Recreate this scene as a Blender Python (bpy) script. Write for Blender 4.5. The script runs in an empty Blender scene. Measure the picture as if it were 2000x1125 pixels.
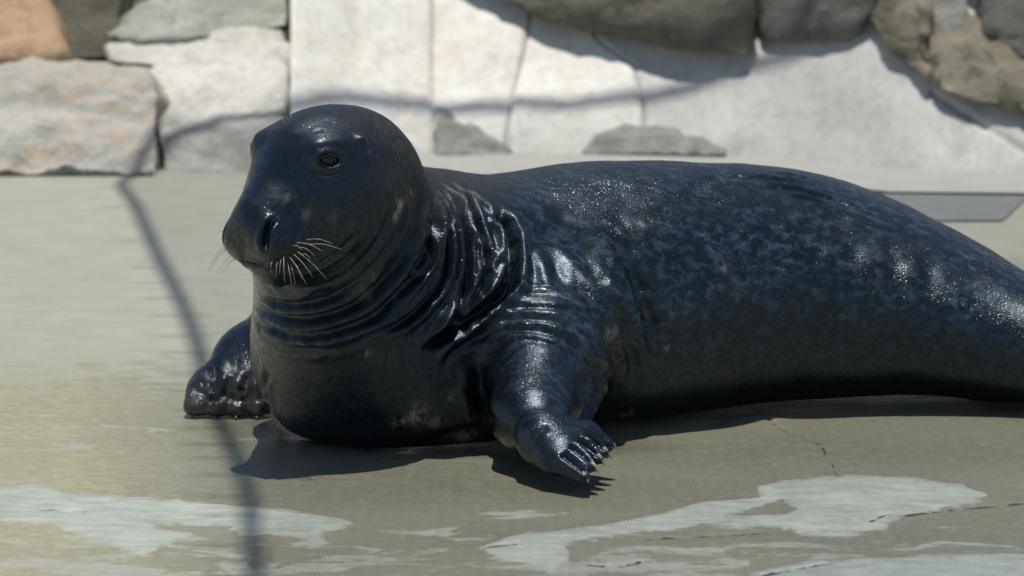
import bpy, bmesh, math, random
import numpy as np
from mathutils import Vector, Matrix, noise as mnoise
from mathutils.bvhtree import BVHTree

random.seed(7); rng = np.random.default_rng(7)
R = math.radians
S = bpy.context.scene
COL = S.collection

# ------------------------------------------------------------------ camera, sky, sun, exposure
CAM_H, PITCH, FPX = 1.35, R(8.74), 8470.0
cam = bpy.data.cameras.new('camera'); camo = bpy.data.objects.new('camera', cam); COL.objects.link(camo)
camo.location = (0, 0, CAM_H); camo.rotation_euler = (math.pi/2 - PITCH, 0, 0)
cam.sensor_width = 36.0; cam.lens = 36.0*FPX/2000.0
cam.clip_start = 0.1; cam.clip_end = 3000
cam.dof.use_dof = True; cam.dof.focus_distance = 6.98; cam.dof.aperture_fstop = 6.0
S.camera = camo
S.render.resolution_x, S.render.resolution_y = 1024, 576

SUN = Vector((-0.02, -0.03, 1.0)).normalized()          # towards the sun
W = bpy.data.worlds.new('World'); S.world = W; W.use_nodes = True
nt = W.node_tree; bg = nt.nodes['Background']
sky = nt.nodes.new('ShaderNodeTexSky'); sky.sky_type = 'NISHITA'; sky.sun_disc = False
sky.sun_elevation = math.asin(SUN.z); sky.sun_rotation = math.atan2(SUN.x, SUN.y)
sky.air_density = 1.0; sky.dust_density = 0.6; sky.ozone_density = 1.6
nt.links.new(sky.outputs[0], bg.inputs[0]); bg.inputs[1].default_value = 0.075
sl = bpy.data.lights.new('sun', 'SUN'); sl.energy = 4.0; sl.angle = R(0.53); sl.color = (1.0, 0.965, 0.90)
so = bpy.data.objects.new('sun', sl); COL.objects.link(so); so.location = (0, 8, 12)
so.rotation_euler = (-SUN).to_track_quat('-Z', 'Y').to_euler()
S.view_settings.view_transform = 'Standard'; S.view_settings.look = 'None'
S.view_settings.exposure = 0.0; S.view_settings.gamma = 1.0; S.view_settings.use_curve_mapping = False
S.cycles.max_bounces = 8

# ------------------------------------------------------------------ measuring helpers
FWD = Vector((0, math.cos(PITCH), -math.sin(PITCH))); UPV = Vector((0, math.sin(PITCH), math.cos(PITCH)))
def ray(u, v):
    return FWD + Vector((1, 0, 0))*((u-1000)/FPX) - UPV*((v-562.5)/FPX)
def P(u, v, Y):                       # sight line (u, v) met at distance Y
    d = ray(u, v); t = Y/d.y
    return Vector((d.x*t, Y, CAM_H+d.z*t))
def G(u, v, z=0.0):                   # sight line met at height z
    d = ray(u, v); t = (z-CAM_H)/d.z
    return Vector((d.x*t, d.y*t, z))

def hashn(ix, iy, iz, seed):
    h = (ix.astype(np.int64)*374761393 + iy.astype(np.int64)*668265263 + iz.astype(np.int64)*2147483647 + seed*1274126177) & 0xffffffff
    h = ((h ^ (h >> 13))*1274126177) & 0xffffffff
    return ((h ^ (h >> 16)) & 0xffff)/65535.0
def vnoise(p, seed=0):                # value noise, p (n,3) -> -1..1
    f = np.floor(p); t = p-f; t = t*t*(3-2*t); i = f.astype(np.int64)
    r = 0
    for a in (0, 1):
        for b in (0, 1):
            for c in (0, 1):
                w = (t[:,0] if a else 1-t[:,0])*(t[:,1] if b else 1-t[:,1])*(t[:,2] if c else 1-t[:,2])
                r = r + w*hashn(i[:,0]+a, i[:,1]+b, i[:,2]+c, seed)
    return r*2-1
def fbm(p, octv=4, seed=0, gain=0.5):
    r = 0; a = 1.0
    for o in range(octv):
        r = r + a*vnoise(p*(2.03**o)+o*17.3, seed+o); a *= gain
    return r

def tag(o, label=None, cat=None, group=None, kind=None):
    if label: o['label'] = label
    if cat: o['category'] = cat
    if group: o['group'] = group
    if kind: o['kind'] = kind
    return o
def empty(name, loc, **k):
    o = bpy.data.objects.new(name, None); COL.objects.link(o); o.location = loc; o.empty_display_size = 0.1
    return tag(o, **k)
def mesh_obj(name, verts, faces, mat, parent=None, smooth=True, attrs=None, **k):
    me = bpy.data.meshes.new(name); me.from_pydata([tuple(v) for v in verts], [], [tuple(f) for f in faces]); me.update()
    if smooth: me.polygons.foreach_set('use_smooth', [True]*len(me.polygons))
    if mat: me.materials.append(mat)
    for an, av in (attrs or {}).items():
        at = me.attributes.new(an, 'FLOAT', 'POINT'); at.data.foreach_set('value', np.asarray(av, dtype=np.float32))
    o = bpy.data.objects.new(name, me); COL.objects.link(o)
    if parent is not None:
        o.parent = parent; o.matrix_parent_inverse = Matrix.Translation(-Vector(parent.location))
    return tag(o, **k)
def catmull(pts, n=10):
    pts = [np.array(p, float) for p in pts]
    q = [2*pts[0]-pts[1]] + pts + [2*pts[-1]-pts[-2]]; out = []
    for i in range(1, len(q)-2):
        for j in range(n):
            t = j/n
            out.append(0.5*((2*q[i]) + (-q[i-1]+q[i+1])*t + (2*q[i-1]-5*q[i]+4*q[i+1]-q[i+2])*t*t + (-q[i-1]+3*q[i]-3*q[i+1]+q[i+2])*t**3))
    out.append(pts[-1]); return out
def tube(pts, radii, sides=8, cap=True):
    pts = [Vector(p) for p in pts]; V = []; F = []; n = len(pts)
    ref = Vector((0.31, 0.2, 0.93))
    for i, p in enumerate(pts):
        t = (pts[min(i+1, n-1)]-pts[max(i-1, 0)]).normalized()
        a = t.cross(ref).normalized(); b = t.cross(a)
        for k in range(sides):
            th = 2*math.pi*k/sides
            V.append(p+(a*math.cos(th)+b*math.sin(th))*radii[i])
    for i in range(n-1):
        for k in range(sides):
            k2 = (k+1) % sides
            F.append((i*sides+k, i*sides+k2, (i+1)*sides+k2, (i+1)*sides+k))
    if cap:
        F.append(tuple(range(sides))[::-1]); F.append(tuple(range((n-1)*sides, n*sides)))
    return V, F

# ------------------------------------------------------------------ materials
class NT:
    def __init__(s, name):
        s.m = bpy.data.materials.new(name); s.m.use_nodes = True; s.t = s.m.node_tree
        s.b = s.t.nodes['Principled BSDF']
    def n(s, typ, **k):
        nd = s.t.nodes.new(typ)
        for a, v in k.items(): setattr(nd, a, v)
        return nd
    def l(s, a, b): s.t.links.new(a, b)
    def pos(s, scale=(1,1,1)):
        g = s.n('ShaderNodeNewGeometry'); m = s.n('ShaderNodeMapping'); m.inputs['Scale'].default_value = scale
        s.l(g.outputs['Position'], m.inputs['Vector']); return m.outputs[0]
    def noise(s, vec, scale, detail=5, rough=0.55, dist=0.0):
        x = s.n('ShaderNodeTexNoise'); x.inputs['Scale'].default_value = scale; x.inputs['Detail'].default_value = detail
        x.inputs['Roughness'].default_value = rough; x.inputs['Distortion'].default_value = dist
        s.l(vec, x.inputs['Vector']); return x.outputs['Fac']
    def ramp(s, fac, stops):
        r = s.n('ShaderNodeValToRGB'); e = r.color_ramp.elements
        while len(e) < len(stops): e.new(0.5)
        for el, (p, c) in zip(e, stops):
            el.position = p; el.color = (c if hasattr(c, '__len__') else (c, c, c)) + ((1,) if hasattr(c, '__len__') else (1,)) if hasattr(c, '__len__') else (c, c, c, 1)
        s.l(fac, r.inputs[0]); return r.outputs[0]
    def mix(s, fac, a, b, mode='MIX'):
        x = s.n('ShaderNodeMix', data_type='RGBA', blend_type=mode)
        if isinstance(fac, (int, float)): x.inputs[0].default_value = fac
        else: s.l(fac, x.inputs[0])
        for i, c in ((6, a), (7, b)):
            if isinstance(c, tuple): x.inputs[i].default_value = c+(1,) if len(c) == 3 else c
            else: s.l(c, x.inputs[i])
        return x.outputs[2]
    def math(s, op, a, b=None, c=None, clamp=False):
        x = s.n('ShaderNodeMath', operation=op); x.use_clamp = clamp
        for i, q in enumerate((a, b, c)):
            if q is None: continue
            if isinstance(q, (int, float)): x.inputs[i].default_value = q
            else: s.l(q, x.inputs[i])
        return x.outputs[0]
    def attr(s, name):
        a = s.n('ShaderNodeAttribute', attribute_name=name); return a.outputs['Fac']
    def maprange(s, v, a, b, c=0.0, d=1.0):
        x = s.n('ShaderNodeMapRange'); s.l(v, x.inputs[0])
        for i, q in enumerate((a, b, c, d)): x.inputs[i+1].default_value = q
        return x.outputs[0]
    def bump(s, h, strength, dist, prev=None):
        x = s.n('ShaderNodeBump'); x.inputs['Strength'].default_value = strength; x.inputs['Distance'].default_value = dist
        s.l(h, x.inputs['Height'])
        if prev is not None: s.l(prev, x.inputs['Normal'])
        return x.outputs[0]
    def col(s, c): (s.l(c, s.b.inputs['Base Color']) if not isinstance(c, tuple) else setattr(s.b.inputs['Base Color'], 'default_value', c+(1,)))
    def set(s, **k):
        for a, v in k.items():
            i = s.b.inputs[a.replace('_', ' ')]
            if isinstance(v, (int, float)): i.default_value = v
            else: s.l(v, i)

def mat_seal():
    M = NT('wet_seal_fur')
    p1 = M.pos(); ps = M.pos((0.5, 0.9, 0.8)); pv = M.pos((1, 1, 1))
    dry = M.attr('dry'); pale = M.attr('pale'); spot_sheen_m = M.attr('spot_sheen'); tan = M.attr('tan')
    base = M.mix(M.noise(p1, 14, 4), (0.0022, 0.0038, 0.0065), (0.005, 0.0085, 0.0145))
    sp = M.noise(ps, 75, 7, 0.70, 0.3); sp2 = M.noise(p1, 9, 3)
    spf = M.math('MULTIPLY', M.maprange(sp, 0.47, 0.68), M.maprange(sp2, 0.30, 0.58, 0.15, 1.0))
    spf = M.math('MULTIPLY', spf, spot_sheen_m)
    c = M.mix(spf, base, (0.066, 0.100, 0.138))  # coat flecks, with the blue sheen of the flank put into their colour
    fur = M.noise(M.pos((0.35, 1, 1.0)), 420, 3, 0.6)
    c = M.mix(M.math('MULTIPLY', M.maprange(fur, 0.55, 0.75), M.math('MULTIPLY', spot_sheen_m, 0.15)), c, (0.055, 0.066, 0.078))
    dcol = M.mix(M.maprange(M.noise(M.pos((1, 1, 0.3)), 130, 4, 0.6), 0.35, 0.7), (0.018, 0.016, 0.013), (0.060, 0.052, 0.040))
    c = M.mix(dry, c, dcol)
    c = M.mix(tan, c, (0.075, 0.066, 0.048))
    pf = M.math('MULTIPLY', pale, M.maprange(M.noise(M.pos((1, 1, 0.45)), 90, 5, 0.65), 0.42, 0.62))
    c = M.mix(pf, c, (0.33, 0.29, 0.21))
    M.col(c)
    face = M.attr('face'); nf = M.math('SUBTRACT', 1.0, M.math('MULTIPLY', face, 0.5))
    n1 = M.noise(M.pos((0.30, 1, 0.8)), 420, 2, 0.5); n2 = M.noise(M.pos((0.6, 1, 1)), 470, 0, 0.5); n3 = M.noise(p1, 45, 3, 0.5)
    r = M.maprange(n3, 0.35, 0.65, 0.33, 0.42)
    r = M.math('ADD', r, M.math('MULTIPLY', dry, 0.22))
    M.set(Roughness=r, IOR=1.52); M.b.inputs['Specular Tint'].default_value = (0.60, 0.82, 1.0, 1)  # blue tint put into the sheen to stand for sky colour
    b1 = M.bump(M.math('MULTIPLY', n1, nf), 1.0, 0.0006)
    b2 = M.bump(n3, 0.5, 0.0018, b1)
    M.set(Normal=b2)
    cb = M.bump(M.math('MULTIPLY', n2, nf), 1.0, 0.00125, M.bump(n3, 0.5, 0.0018))
    cw = M.math('MULTIPLY', M.math('SUBTRACT', 1.0, dry), M.maprange(M.noise(p1, 120, 3, 0.6), 0.42, 0.62, 0.35, 1.0))
    M.set(Coat_Weight=cw, Coat_Normal=cb, Coat_Roughness=0.19, Coat_IOR=1.40)
    M.b.inputs['Coat Tint'].default_value = (1, 1, 1, 1)
    return M.m
def mat_flipper():
    M = NT('wet_flipper_skin'); return M.m

def mat_simple(name, col, rough=0.5, col2=None, scale=30, bump=0.0, coat=0, metallic=0):
    M = NT(name); p = M.pos()
    n = M.noise(p, scale, 5)
    M.col(M.mix(M.maprange(n, 0.3, 0.7), col, col2 or tuple(x*1.25 for x in col)))
    M.set(Roughness=rough)
    if bump: M.set(Normal=M.bump(n, 0.6, bump))
    M.b.inputs['Coat Weight'].default_value = coat
    return M.m

def mat_rock(name, ca, cb, cc, scale=6, rough=0.8, off=0.0, bumpd=0.012, stain_shade=(0.20,0.20,0.16)):
    M = NT(name); g = M.n('ShaderNodeNewGeometry'); m = M.n('ShaderNodeMapping'); m.inputs['Location'].default_value = (off, off*1.7, off*0.6)
    M.l(g.outputs['Position'], m.inputs['Vector']); p = m.outputs[0]
    n1 = M.noise(p, scale, 6, 0.6, 0.6); n2 = M.noise(p, scale*3.1, 6, 0.65, 0.3); n3 = M.noise(p, scale*14, 4, 0.6)
    c = M.mix(M.maprange(n1, 0.36, 0.64), ca, cb)
    c = M.mix(M.maprange(n2, 0.50, 0.68), c, cc)
    c = M.mix(M.math('MULTIPLY', M.maprange(n3, 0.45, 0.75), 0.35), c, stain_shade)
    c = M.mix(M.math('MULTIPLY', M.attr('stain_shade'), M.maprange(n2, 0.3, 0.6, 0.45, 1.0)), c, stain_shade)
    M.col(c); M.set(Roughness=rough)
    h = M.math('ADD', n2, M.math('MULTIPLY', n3, 0.4))
    M.set(Normal=M.bump(h, 0.7, bumpd)); return M.m

def mat_ground():
    M = NT('worn_wet_concrete')
    p = M.pos(); px = M.pos((0.75, 1, 1)); pst = M.pos((0.5, 1, 1))
    wet = M.attr('wet'); paint = M.attr('paint'); worn = M.attr('worn'); warm = M.attr('warm')
    big = M.noise(px, 3.5, 5, 0.6); mid = M.noise(px, 13, 6, 0.62); fine = M.noise(px, 55, 6, 0.65); grain = M.noise(p, 330, 3, 0.6)
    pits = M.noise(p, 120, 4, 0.6)
    dryc = M.mix(M.maprange(mid, 0.35, 0.68), (0.345, 0.350, 0.275), (0.400, 0.405, 0.330))
    dryc = M.mix(M.math('MULTIPLY', M.maprange(M.noise(px, 8, 7, 0.7), 0.57, 0.68), 0.5), dryc, (0.265, 0.250, 0.165))
    wetc = M.mix(M.maprange(big, 0.36, 0.62), (0.178, 0.178, 0.124), (0.240, 0.238, 0.175))
    wetc = M.mix(M.math('MULTIPLY', M.maprange(fine, 0.46, 0.62), 0.50), wetc, (0.275, 0.270, 0.205))
    wetc = M.mix(warm, wetc, M.mix(M.maprange(fine, 0.4, 0.65), (0.315, 0.300, 0.190), (0.390, 0.378, 0.258)))
    wf = M.maprange(M.math('ADD', wet, M.math('MULTIPLY', M.math('SUBTRACT', mid, 0.5), 1.6)), 0.30, 0.70)
    c = M.mix(wf, dryc, wetc)
    c = M.mix(M.math('MULTIPLY', M.maprange(pits, 0.60, 0.72), 0.30), c, (0.12, 0.115, 0.085))
    # worn scraps of old paint
    wn = M.noise(M.pos((0.55, 1, 1)), 11, 9, 0.68, 0.8)
    wfac = M.math('MULTIPLY', M.maprange(M.math('ADD', wn, M.math('MULTIPLY', worn, 0.235)), 0.725, 0.765), M.maprange(fine, 0.35, 0.6, 0.45, 0.85))
    c = M.mix(wfac, c, M.mix(mid, (0.34, 0.365, 0.315), (0.43, 0.45, 0.39)))
    # remaining sheets of pale paint
    en = M.noise(M.pos((0.7, 1, 1)), 22, 8, 0.66)
    pe = M.math('ADD', paint, M.math('MULTIPLY', M.math('SUBTRACT', en, 0.5), 0.75))
    pf = M.maprange(pe, 0.47, 0.53)
    thin = M.maprange(M.math('ADD', M.math('MULTIPLY', M.math('SUBTRACT', pe, 0.5), 1.1), M.noise(pst, 26, 7, 0.7)), 0.42, 0.66, 0.55, 1.0)
    pc = M.mix(M.maprange(M.noise(pst, 34, 8, 0.70), 0.40, 0.62), (0.34, 0.375, 0.325), (0.465, 0.495, 0.43))
    c = M.mix(M.math('MULTIPLY', pf, thin), c, pc)
    # cracks
    ck = M.attr('crack')
    cn = M.noise(M.pos((0.8, 1, 1)), 45, 4, 0.6)
    c = M.mix(M.maprange(M.math('ADD', ck, M.math('MULTIPLY', M.math('SUBTRACT', cn, 0.5), 1.8)), 0.74, 0.90), c, (0.07, 0.065, 0.05))
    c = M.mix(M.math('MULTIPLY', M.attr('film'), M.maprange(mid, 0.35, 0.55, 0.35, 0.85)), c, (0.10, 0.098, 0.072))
    M.col(c)
    ro = M.maprange(grain, 0.3, 0.7, 0.42, 0.60)
    ro = M.math('SUBTRACT', ro, M.math('MULTIPLY', wf, M.maprange(M.noise(px, 7, 5), 0.38, 0.60, 0.05, 0.24)))
    ro = M.math('SUBTRACT', ro, M.math('MULTIPLY', M.attr('pool'), 0.30)); ro = M.math('SUBTRACT', ro, M.math('MULTIPLY', M.attr('film'), 0.30))
    M.set(Roughness=ro, IOR=1.36)
    M.b.inputs['Specular IOR Level'].default_value = 0.5
    h = M.math('ADD', M.math('MULTIPLY', fine, 0.5), M.math('MULTIPLY', grain, 0.25)); h = M.math('ADD', h, M.math('MULTIPLY', M.math('MULTIPLY', pf, thin), 0.5))
    h = M.math('SUBTRACT', h, M.math('MULTIPLY', M.maprange(pits, 0.58, 0.72), 0.25))
    M.set(Normal=M.bump(h, 0.5, 0.004)); return M.m

# ------------------------------------------------------------------ ground
def seg_dist(px, py, poly, closed=True):
    d = np.full(px.shape, 1e9); n = len(poly)
    for i in range(n if closed else n-1):
        ax, ay = poly[i]; bx, by = poly[(i+1) % n]
        dx, dy = bx-ax, by-ay; L = dx*dx+dy*dy+1e-12
        t = np.clip(((px-ax)*dx+(py-ay)*dy)/L, 0, 1)
        d = np.minimum(d, np.hypot(px-ax-t*dx, py-ay-t*dy))
    return d
def inside(px, py, poly):
    r = np.zeros(px.shape, bool); n = len(poly)
    for i in range(n):
        ax, ay = poly[i]; bx, by = poly[(i+1) % n]
        c = ((ay > py) != (by > py)) & (px < (bx-ax)*(py-ay)/(by-ay+1e-12)+ax)
        r ^= c
    return r
def g2(pts): return [tuple(G(u, v)[:2]) for u, v in pts]

PAINT = [[(-60,950),(0,948),(70,942),(130,957),(350,970),(500,985),(600,998),(690,1015),(655,1036),(560,1043),(470,1036),(440,1022),(300,1018),(290,1026),(375,1036),(330,1060),(275,1083),(220,1064),(170,1045),(100,1024),(20,1024),(-10,1014),(-60,1012)],
         [(935,1066),(1000,1045),(1100,1036),(1200,1020),(1300,1000),(1360,980),(1485,966),(1478,945),(1530,936),(1640,928),(1780,932),(1880,945),(1928,962),(1905,978),(1770,1000),(1732,1030),(1650,1049),(1600,1045),(1500,1030),(1350,1030),(1200,1046),(1105,1066),(1115,1092),(1080,1112),(1000,1095),(950,1084)],
         [(1440,1130),(1480,1108),(1600,1090),(1760,1084),(1900,1078),(2080,1072),(2080,1160),(1440,1160)]]
HOLES = [[(1420,1002),(1470,992),(1525,973),(1558,990),(1535,1003),(1450,1006)]]
CRACKS = [[(1480,815),(1530,835),(1570,850),(1600,870),(1625,905),(1640,930)], [(1240,1050),(1330,1045),(1500,1037)], [(1765,1003),(1850,990),(2010,975)],
          [(1490,1120),(1560,1105),(1640,1092)], [(75,994),(115,993),(165,996)], [(940,1068),(980,1064),(1010,1061)],
          [(1700,1018),(1728,1004)], [(1150,1094),(1200,1098),(1250,1090)]]
def ground_axis(segs):
    out = []
    for a, b, n in segs: out += list(np.linspace(a, b, n, endpoint=False))
    out.append(segs[-1][1]); return np.array(out)
gx = ground_axis([(-400,-60,5),(-60,-8,10),(-8,-1.3,12),(-1.3,1.3,420),(1.3,8,12),(8,60,10),(60,400,5)])
gy = ground_axis([(-300,-40,5),(-40,0,8),(0,5.6,12),(5.6,7.6,300),(7.6,12.5,180),(12.5,40,10),(40,500,6)])
GX, GY = np.meshgrid(gx, gy); fx, fy = GX.ravel(), GY.ravel()
paint = np.zeros(fx.size)
for pl in PAINT:
    q = g2(pl); q = [(a, b*0.30) for a, b in q]
    d = seg_dist(fx, fy*0.30, q); sgn = np.where(inside(fx, fy*0.30, q), 1, -1)
    paint = np.maximum(paint, np.clip(0.5+sgn*d/0.05, 0, 1))
for pl in HOLES:
    q = [(a, b*0.30) for a, b in g2(pl)]
    d = seg_dist(fx, fy*0.30, q); sgn = np.where(inside(fx, fy*0.30, q), 1, -1)
    paint = np.minimum(paint, np.clip(0.5-sgn*d/0.04, 0, 1))
crack = np.zeros(fx.size)
for cl in CRACKS:
    d = seg_dist(fx, fy*0.4, [(a, b*0.4) for a, b in g2(catmull(cl, 4))], False)
    crack = np.maximum(crack, np.exp(-(d/0.004)**2))
yw = G(0, 705).y
wet = np.clip(0.5+(yw+0.15*np.sin(fx*2.1+0.7)-fy)/1.0, 0, 1)
wet = np.where(fx > -0.1, np.clip(0.5+(8.9-fy)/1.6, 0, 1), wet)
warm = np.clip(0.5-(fx+0.55+0.10*(fy-6.5))/0.25, 0, 1)
worn = np.clip(0.5+(6.45-fy)/0.5, 0, 1)*np.clip(1.15-0.35*(fx > 0.75), 0, 1)
worn = np.maximum(worn, 0.72*np.clip(1-np.hypot((fx+0.70)/0.30, (fy-7.15)/0.35), 0, 1)**0.4)
worn = np.maximum(worn, 0.80*np.clip(1-np.hypot((fx+0.62)/0.26, (fy-7.62)/0.10), 0, 1)**0.4)
worn = np.maximum(worn, 0.85*np.clip(1-np.hypot((fx-0.02)/0.20, (fy-6.5)/0.20), 0, 1)**0.4)
pool = np.zeros(fx.size)
q = g2(PAINT[2]); pool = np.where(inside(fx, fy, q), 1.0, 0.0)
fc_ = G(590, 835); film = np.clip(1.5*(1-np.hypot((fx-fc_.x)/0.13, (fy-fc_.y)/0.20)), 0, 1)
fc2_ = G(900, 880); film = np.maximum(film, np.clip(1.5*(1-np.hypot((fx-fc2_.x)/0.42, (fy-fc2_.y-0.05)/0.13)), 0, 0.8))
pp = np.stack([fx, fy, 0*fx], 1)
act = (np.abs(fx) < 2) & (fy > 5) & (fy < 13)
gz = np.zeros(fx.size)
gz[act] = 0.004*fbm(pp[act]*np.array([2.2, 2.2, 1]), 3, 3) - 0.004
gz = np.where(fy > 8.0, -0.002, gz)
gz[act] += 0.0035*np.clip((paint[act]-0.4)*4, 0, 1)
gz -= 0.004*crack
def bumpat(u, v, rx, ry, h):
    c = G(u, v); return h*np.exp(-((fx-c.x)/rx)**2-((fy-c.y)/ry)**2)
gz += bumpat(1490, 818, 0.05, 0.05, 0.012)+bumpat(1560, 880, 0.06, 0.12, 0.008)+bumpat(1660, 960, 0.05, 0.1, 0.007)
nxg, nyg = len(gx), len(gy)
idx = np.arange(nxg*nyg).reshape(nyg, nxg)
gf = np.stack([idx[:-1,:-1], idx[:-1,1:], idx[1:,1:], idx[1:,:-1]], -1).reshape(-1, 4)
mesh_obj('ground', np.stack([fx, fy, gz], 1).tolist(), gf.tolist(), mat_ground(), kind='structure',
         attrs={'paint': paint, 'wet': wet, 'warm': warm, 'worn': worn, 'crack': crack, 'pool': pool, 'film': film},
         label='wet olive concrete floor with flaking pale paint', )

# grey strip laid flat on the floor behind the seal
def px_sheet(name, pts, mat, z, **k):
    v = [G(u, w, z) for u, w in pts]; n = len(v)
    return mesh_obj(name, v, [tuple(range(n))], mat, smooth=False, **k)
m_strip = mat_simple('blue_grey_concrete', (0.185, 0.198, 0.190), 0.5, (0.225, 0.235, 0.225), 20, 0.003)
m_pale = mat_simple('pale_concrete', (0.40, 0.41, 0.36), 0.7, (0.47, 0.475, 0.42), 9, 0.004)
px_sheet('grey_strip', [(1560,432),(1958,430),(2010,382),(1560,376)], m_strip, 0.002, kind='structure')
px_sheet('concrete_kerb', [(560,340),(1000,342),(1450,346),(1740,374),(2250,380),(2250,340),(1740,330),(1500,300),(820,296),(560,312)], m_pale, 0.006, kind='structure')

# ------------------------------------------------------------------ sloping slabs and stones behind
SLOPE = math.tan(R(44))
BASE = [(300,340),(565,322),(700,312),(850,305),(1000,303),(1130,303),(1280,305),(1430,310),(1600,321),(1800,336),(2000,346),(2400,356)]
def base_Y(u):
    v = np.interp(u, [b[0] for b in BASE], [b[1] for b in BASE]); return G(u, v).y
def SL(u, v):                         # sight line met on the sloping apron
    d = ray(u, v); t = -d.z/d.y; Yb = base_Y(u)
    Y = (CAM_H + Yb*SLOPE)/(SLOPE+t); return P(u, v, Y)
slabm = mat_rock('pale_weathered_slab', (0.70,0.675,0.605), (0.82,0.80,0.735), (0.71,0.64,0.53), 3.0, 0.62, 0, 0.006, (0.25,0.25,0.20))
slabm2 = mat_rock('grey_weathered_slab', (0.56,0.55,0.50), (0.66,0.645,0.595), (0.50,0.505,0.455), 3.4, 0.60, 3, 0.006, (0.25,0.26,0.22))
apron = empty('sloping_apron', SL(1250, 300), label='pale sloping slab apron at the foot of the boulders', cat='rock wall')
SN = Vector((0, -math.sin(R(44)), math.cos(R(44))))
def jx(j, v): return float(np.interp(v, [p[1] for p in j], [p[0] for p in j]))
J = [[(567,-160),(567,330)], [(846,-160),(843,120),(848,310)], [(1046,-160),(1030,60),(1000,200),(985,310)],
     [(1080,-160),(1165,75),(1235,128),(1255,200),(1258,310)], [(2420,-160),(2420,400)]]
for i in range(4):
    nu, nv = (60, 44) if i < 3 else (230, 90)
    V = []; st = []; F = []
    for b in range(nv+1):
        for a in range(nu+1):
            s = a/nu; tt = b/nv
            vb = float(np.interp(jx(J[i], 300)*(1-s)+jx(J[i+1], 300)*s, [q[0] for q in BASE], [q[1] for q in BASE]))+10
            v = vb*(1-tt) + (-150)*tt
            u0, u1 = jx(J[i], v)+0.7, jx(J[i+1], v)-0.7
            u = u0*(1-s)+u1*s
            p = SL(u, v)
            e = min(u-u0, u1-u)/5.0
            dz = -0.006*math.exp(-e*e) if i < 3 or s < 0.5 else 0
            if i == 3:
                dl = abs((u-1830)*(305-185)-(v-185)*(2015-1830))/math.hypot(120, 185)
                if u > 1815: dz -= 0.016*math.exp(-(dl/5)**2)
            V.append(p+SN*(dz+(0.003, -0.003, 0.002, -0.002)[i]))
            st.append(max(0, 1-(vb-v)/(70+40*math.sin(u*0.013)))*0.65*(1 if u < 1450 else 0.15))  # foot stain; on the first slab the colour also carries net shade
    nz = 0.010*fbm(np.array(V)*4.0, 4, 20+i); V = [p+SN*d for p, d in zip(V, nz)]
    for b in range(nv):
        for a in range(nu):
            k = b*(nu+1)+a; F.append((k, k+1, k+nu+2, k+nu+1))
    mesh_obj('slab', V, F, slabm if i < 3 else slabm2, apron, attrs={'stain_shade': st})
# dark bed behind the joints so they read as cracks
m_gap = mat_simple('joint_mortar', (0.28,0.265,0.225), 0.9)
V = []; F = []
for k, u in enumerate(range(566, 2441, 75)):
    for v in (360, -170):
        V.append(SL(u, v)-SN*0.045)
for k in range(len(V)//2-1): F.append((2*k, 2*k+2, 2*k+3, 2*k+1))
mesh_obj('bed', V, F, m_gap, apron)

def rock_mesh(pts, sub=4, amp=0.02, freq=5, seed=0, smooth_it=2, ridge=0.5):
    bm = bmesh.new()
    for p in pts: bm.verts.new(p)
    r = bmesh.ops.convex_hull(bm, input=bm.verts)
    bmesh.ops.delete(bm, geom=[g for g in r['geom_interior'] if isinstance(g, bmesh.types.BMVert)], context='VERTS')
    bmesh.ops.triangulate(bm, faces=bm.faces)
    for it in range(sub):
        Lm = max(e.calc_length() for e in bm.edges)
        es = [e for e in bm.edges if e.calc_length() > Lm*0.45]
        bmesh.ops.subdivide_edges(bm, edges=es, cuts=1); bmesh.ops.triangulate(bm, faces=bm.faces)
    for it in range(smooth_it): bmesh.ops.smooth_vert(bm, verts=bm.verts, factor=0.5, use_axis_x=True, use_axis_y=True, use_axis_z=True)
    bm.normal_update()
    co = np.array([v.co for v in bm.verts]); n = fbm(co*freq+seed*3.7, 5, seed, 0.55); n2 = 1-np.abs(fbm(co*freq*0.6+9+seed, 3, seed+50))
    for v, a, b in zip(bm.verts, n, n2): v.co += v.normal*(amp*a - amp*ridge*max(0, b-0.8)*4)
    bm.normal_update()
    V = [v.co.copy() for v in bm.verts]; bm.verts.index_update(); F = [[v.index for v in f.verts] for f in bm.faces]; bm.free()
    return V, F
def hull(front, Yf, back, rise=0.25):
    """outline met at distance Yf(u,v), extruded away from the viewer"""
    pts = []
    for (u, v) in front:
        Y = Yf(u, v) if callable(Yf) else Yf
        p = P(u, v, Y); pts += [p, p+Vector((0, back, rise*back))]
    return pts

mA = mat_rock('grey_beige_stone', (0.40,0.385,0.33), (0.50,0.485,0.435), (0.50,0.36,0.22), 4.5, 0.75, 1, 0.02, (0.22,0.22,0.19))
mB = mat_rock('pale_topped_stone', (0.55,0.53,0.47), (0.68,0.655,0.595), (0.45,0.43,0.39), 4.0, 0.75, 4.4, 0.02, (0.16,0.165,0.145))
mC = mat_rock('green_grey_stone', (0.33,0.335,0.28), (0.46,0.455,0.40), (0.24,0.24,0.20), 5, 0.75, 7, 0.025, (0.14,0.14,0.12))
mD = mat_rock('orange_sandstone', (0.42,0.27,0.15), (0.50,0.35,0.21), (0.30,0.21,0.13), 5, 0.8, 2, 0.025, (0.20,0.14,0.09))
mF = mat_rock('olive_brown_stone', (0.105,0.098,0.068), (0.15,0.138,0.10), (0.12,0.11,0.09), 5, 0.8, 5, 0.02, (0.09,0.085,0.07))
mH = mat_rock('tan_grey_stone', (0.22,0.19,0.13), (0.36,0.32,0.23), (0.13,0.115,0.085), 6, 0.8, 9, 0.025, (0.15,0.14,0.115))
mG = mat_rock('dark_grey_stone', (0.12,0.113,0.095), (0.18,0.17,0.145), (0.11,0.11,0.10), 6, 0.8, 12, 0.02, (0.08,0.08,0.07))

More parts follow.
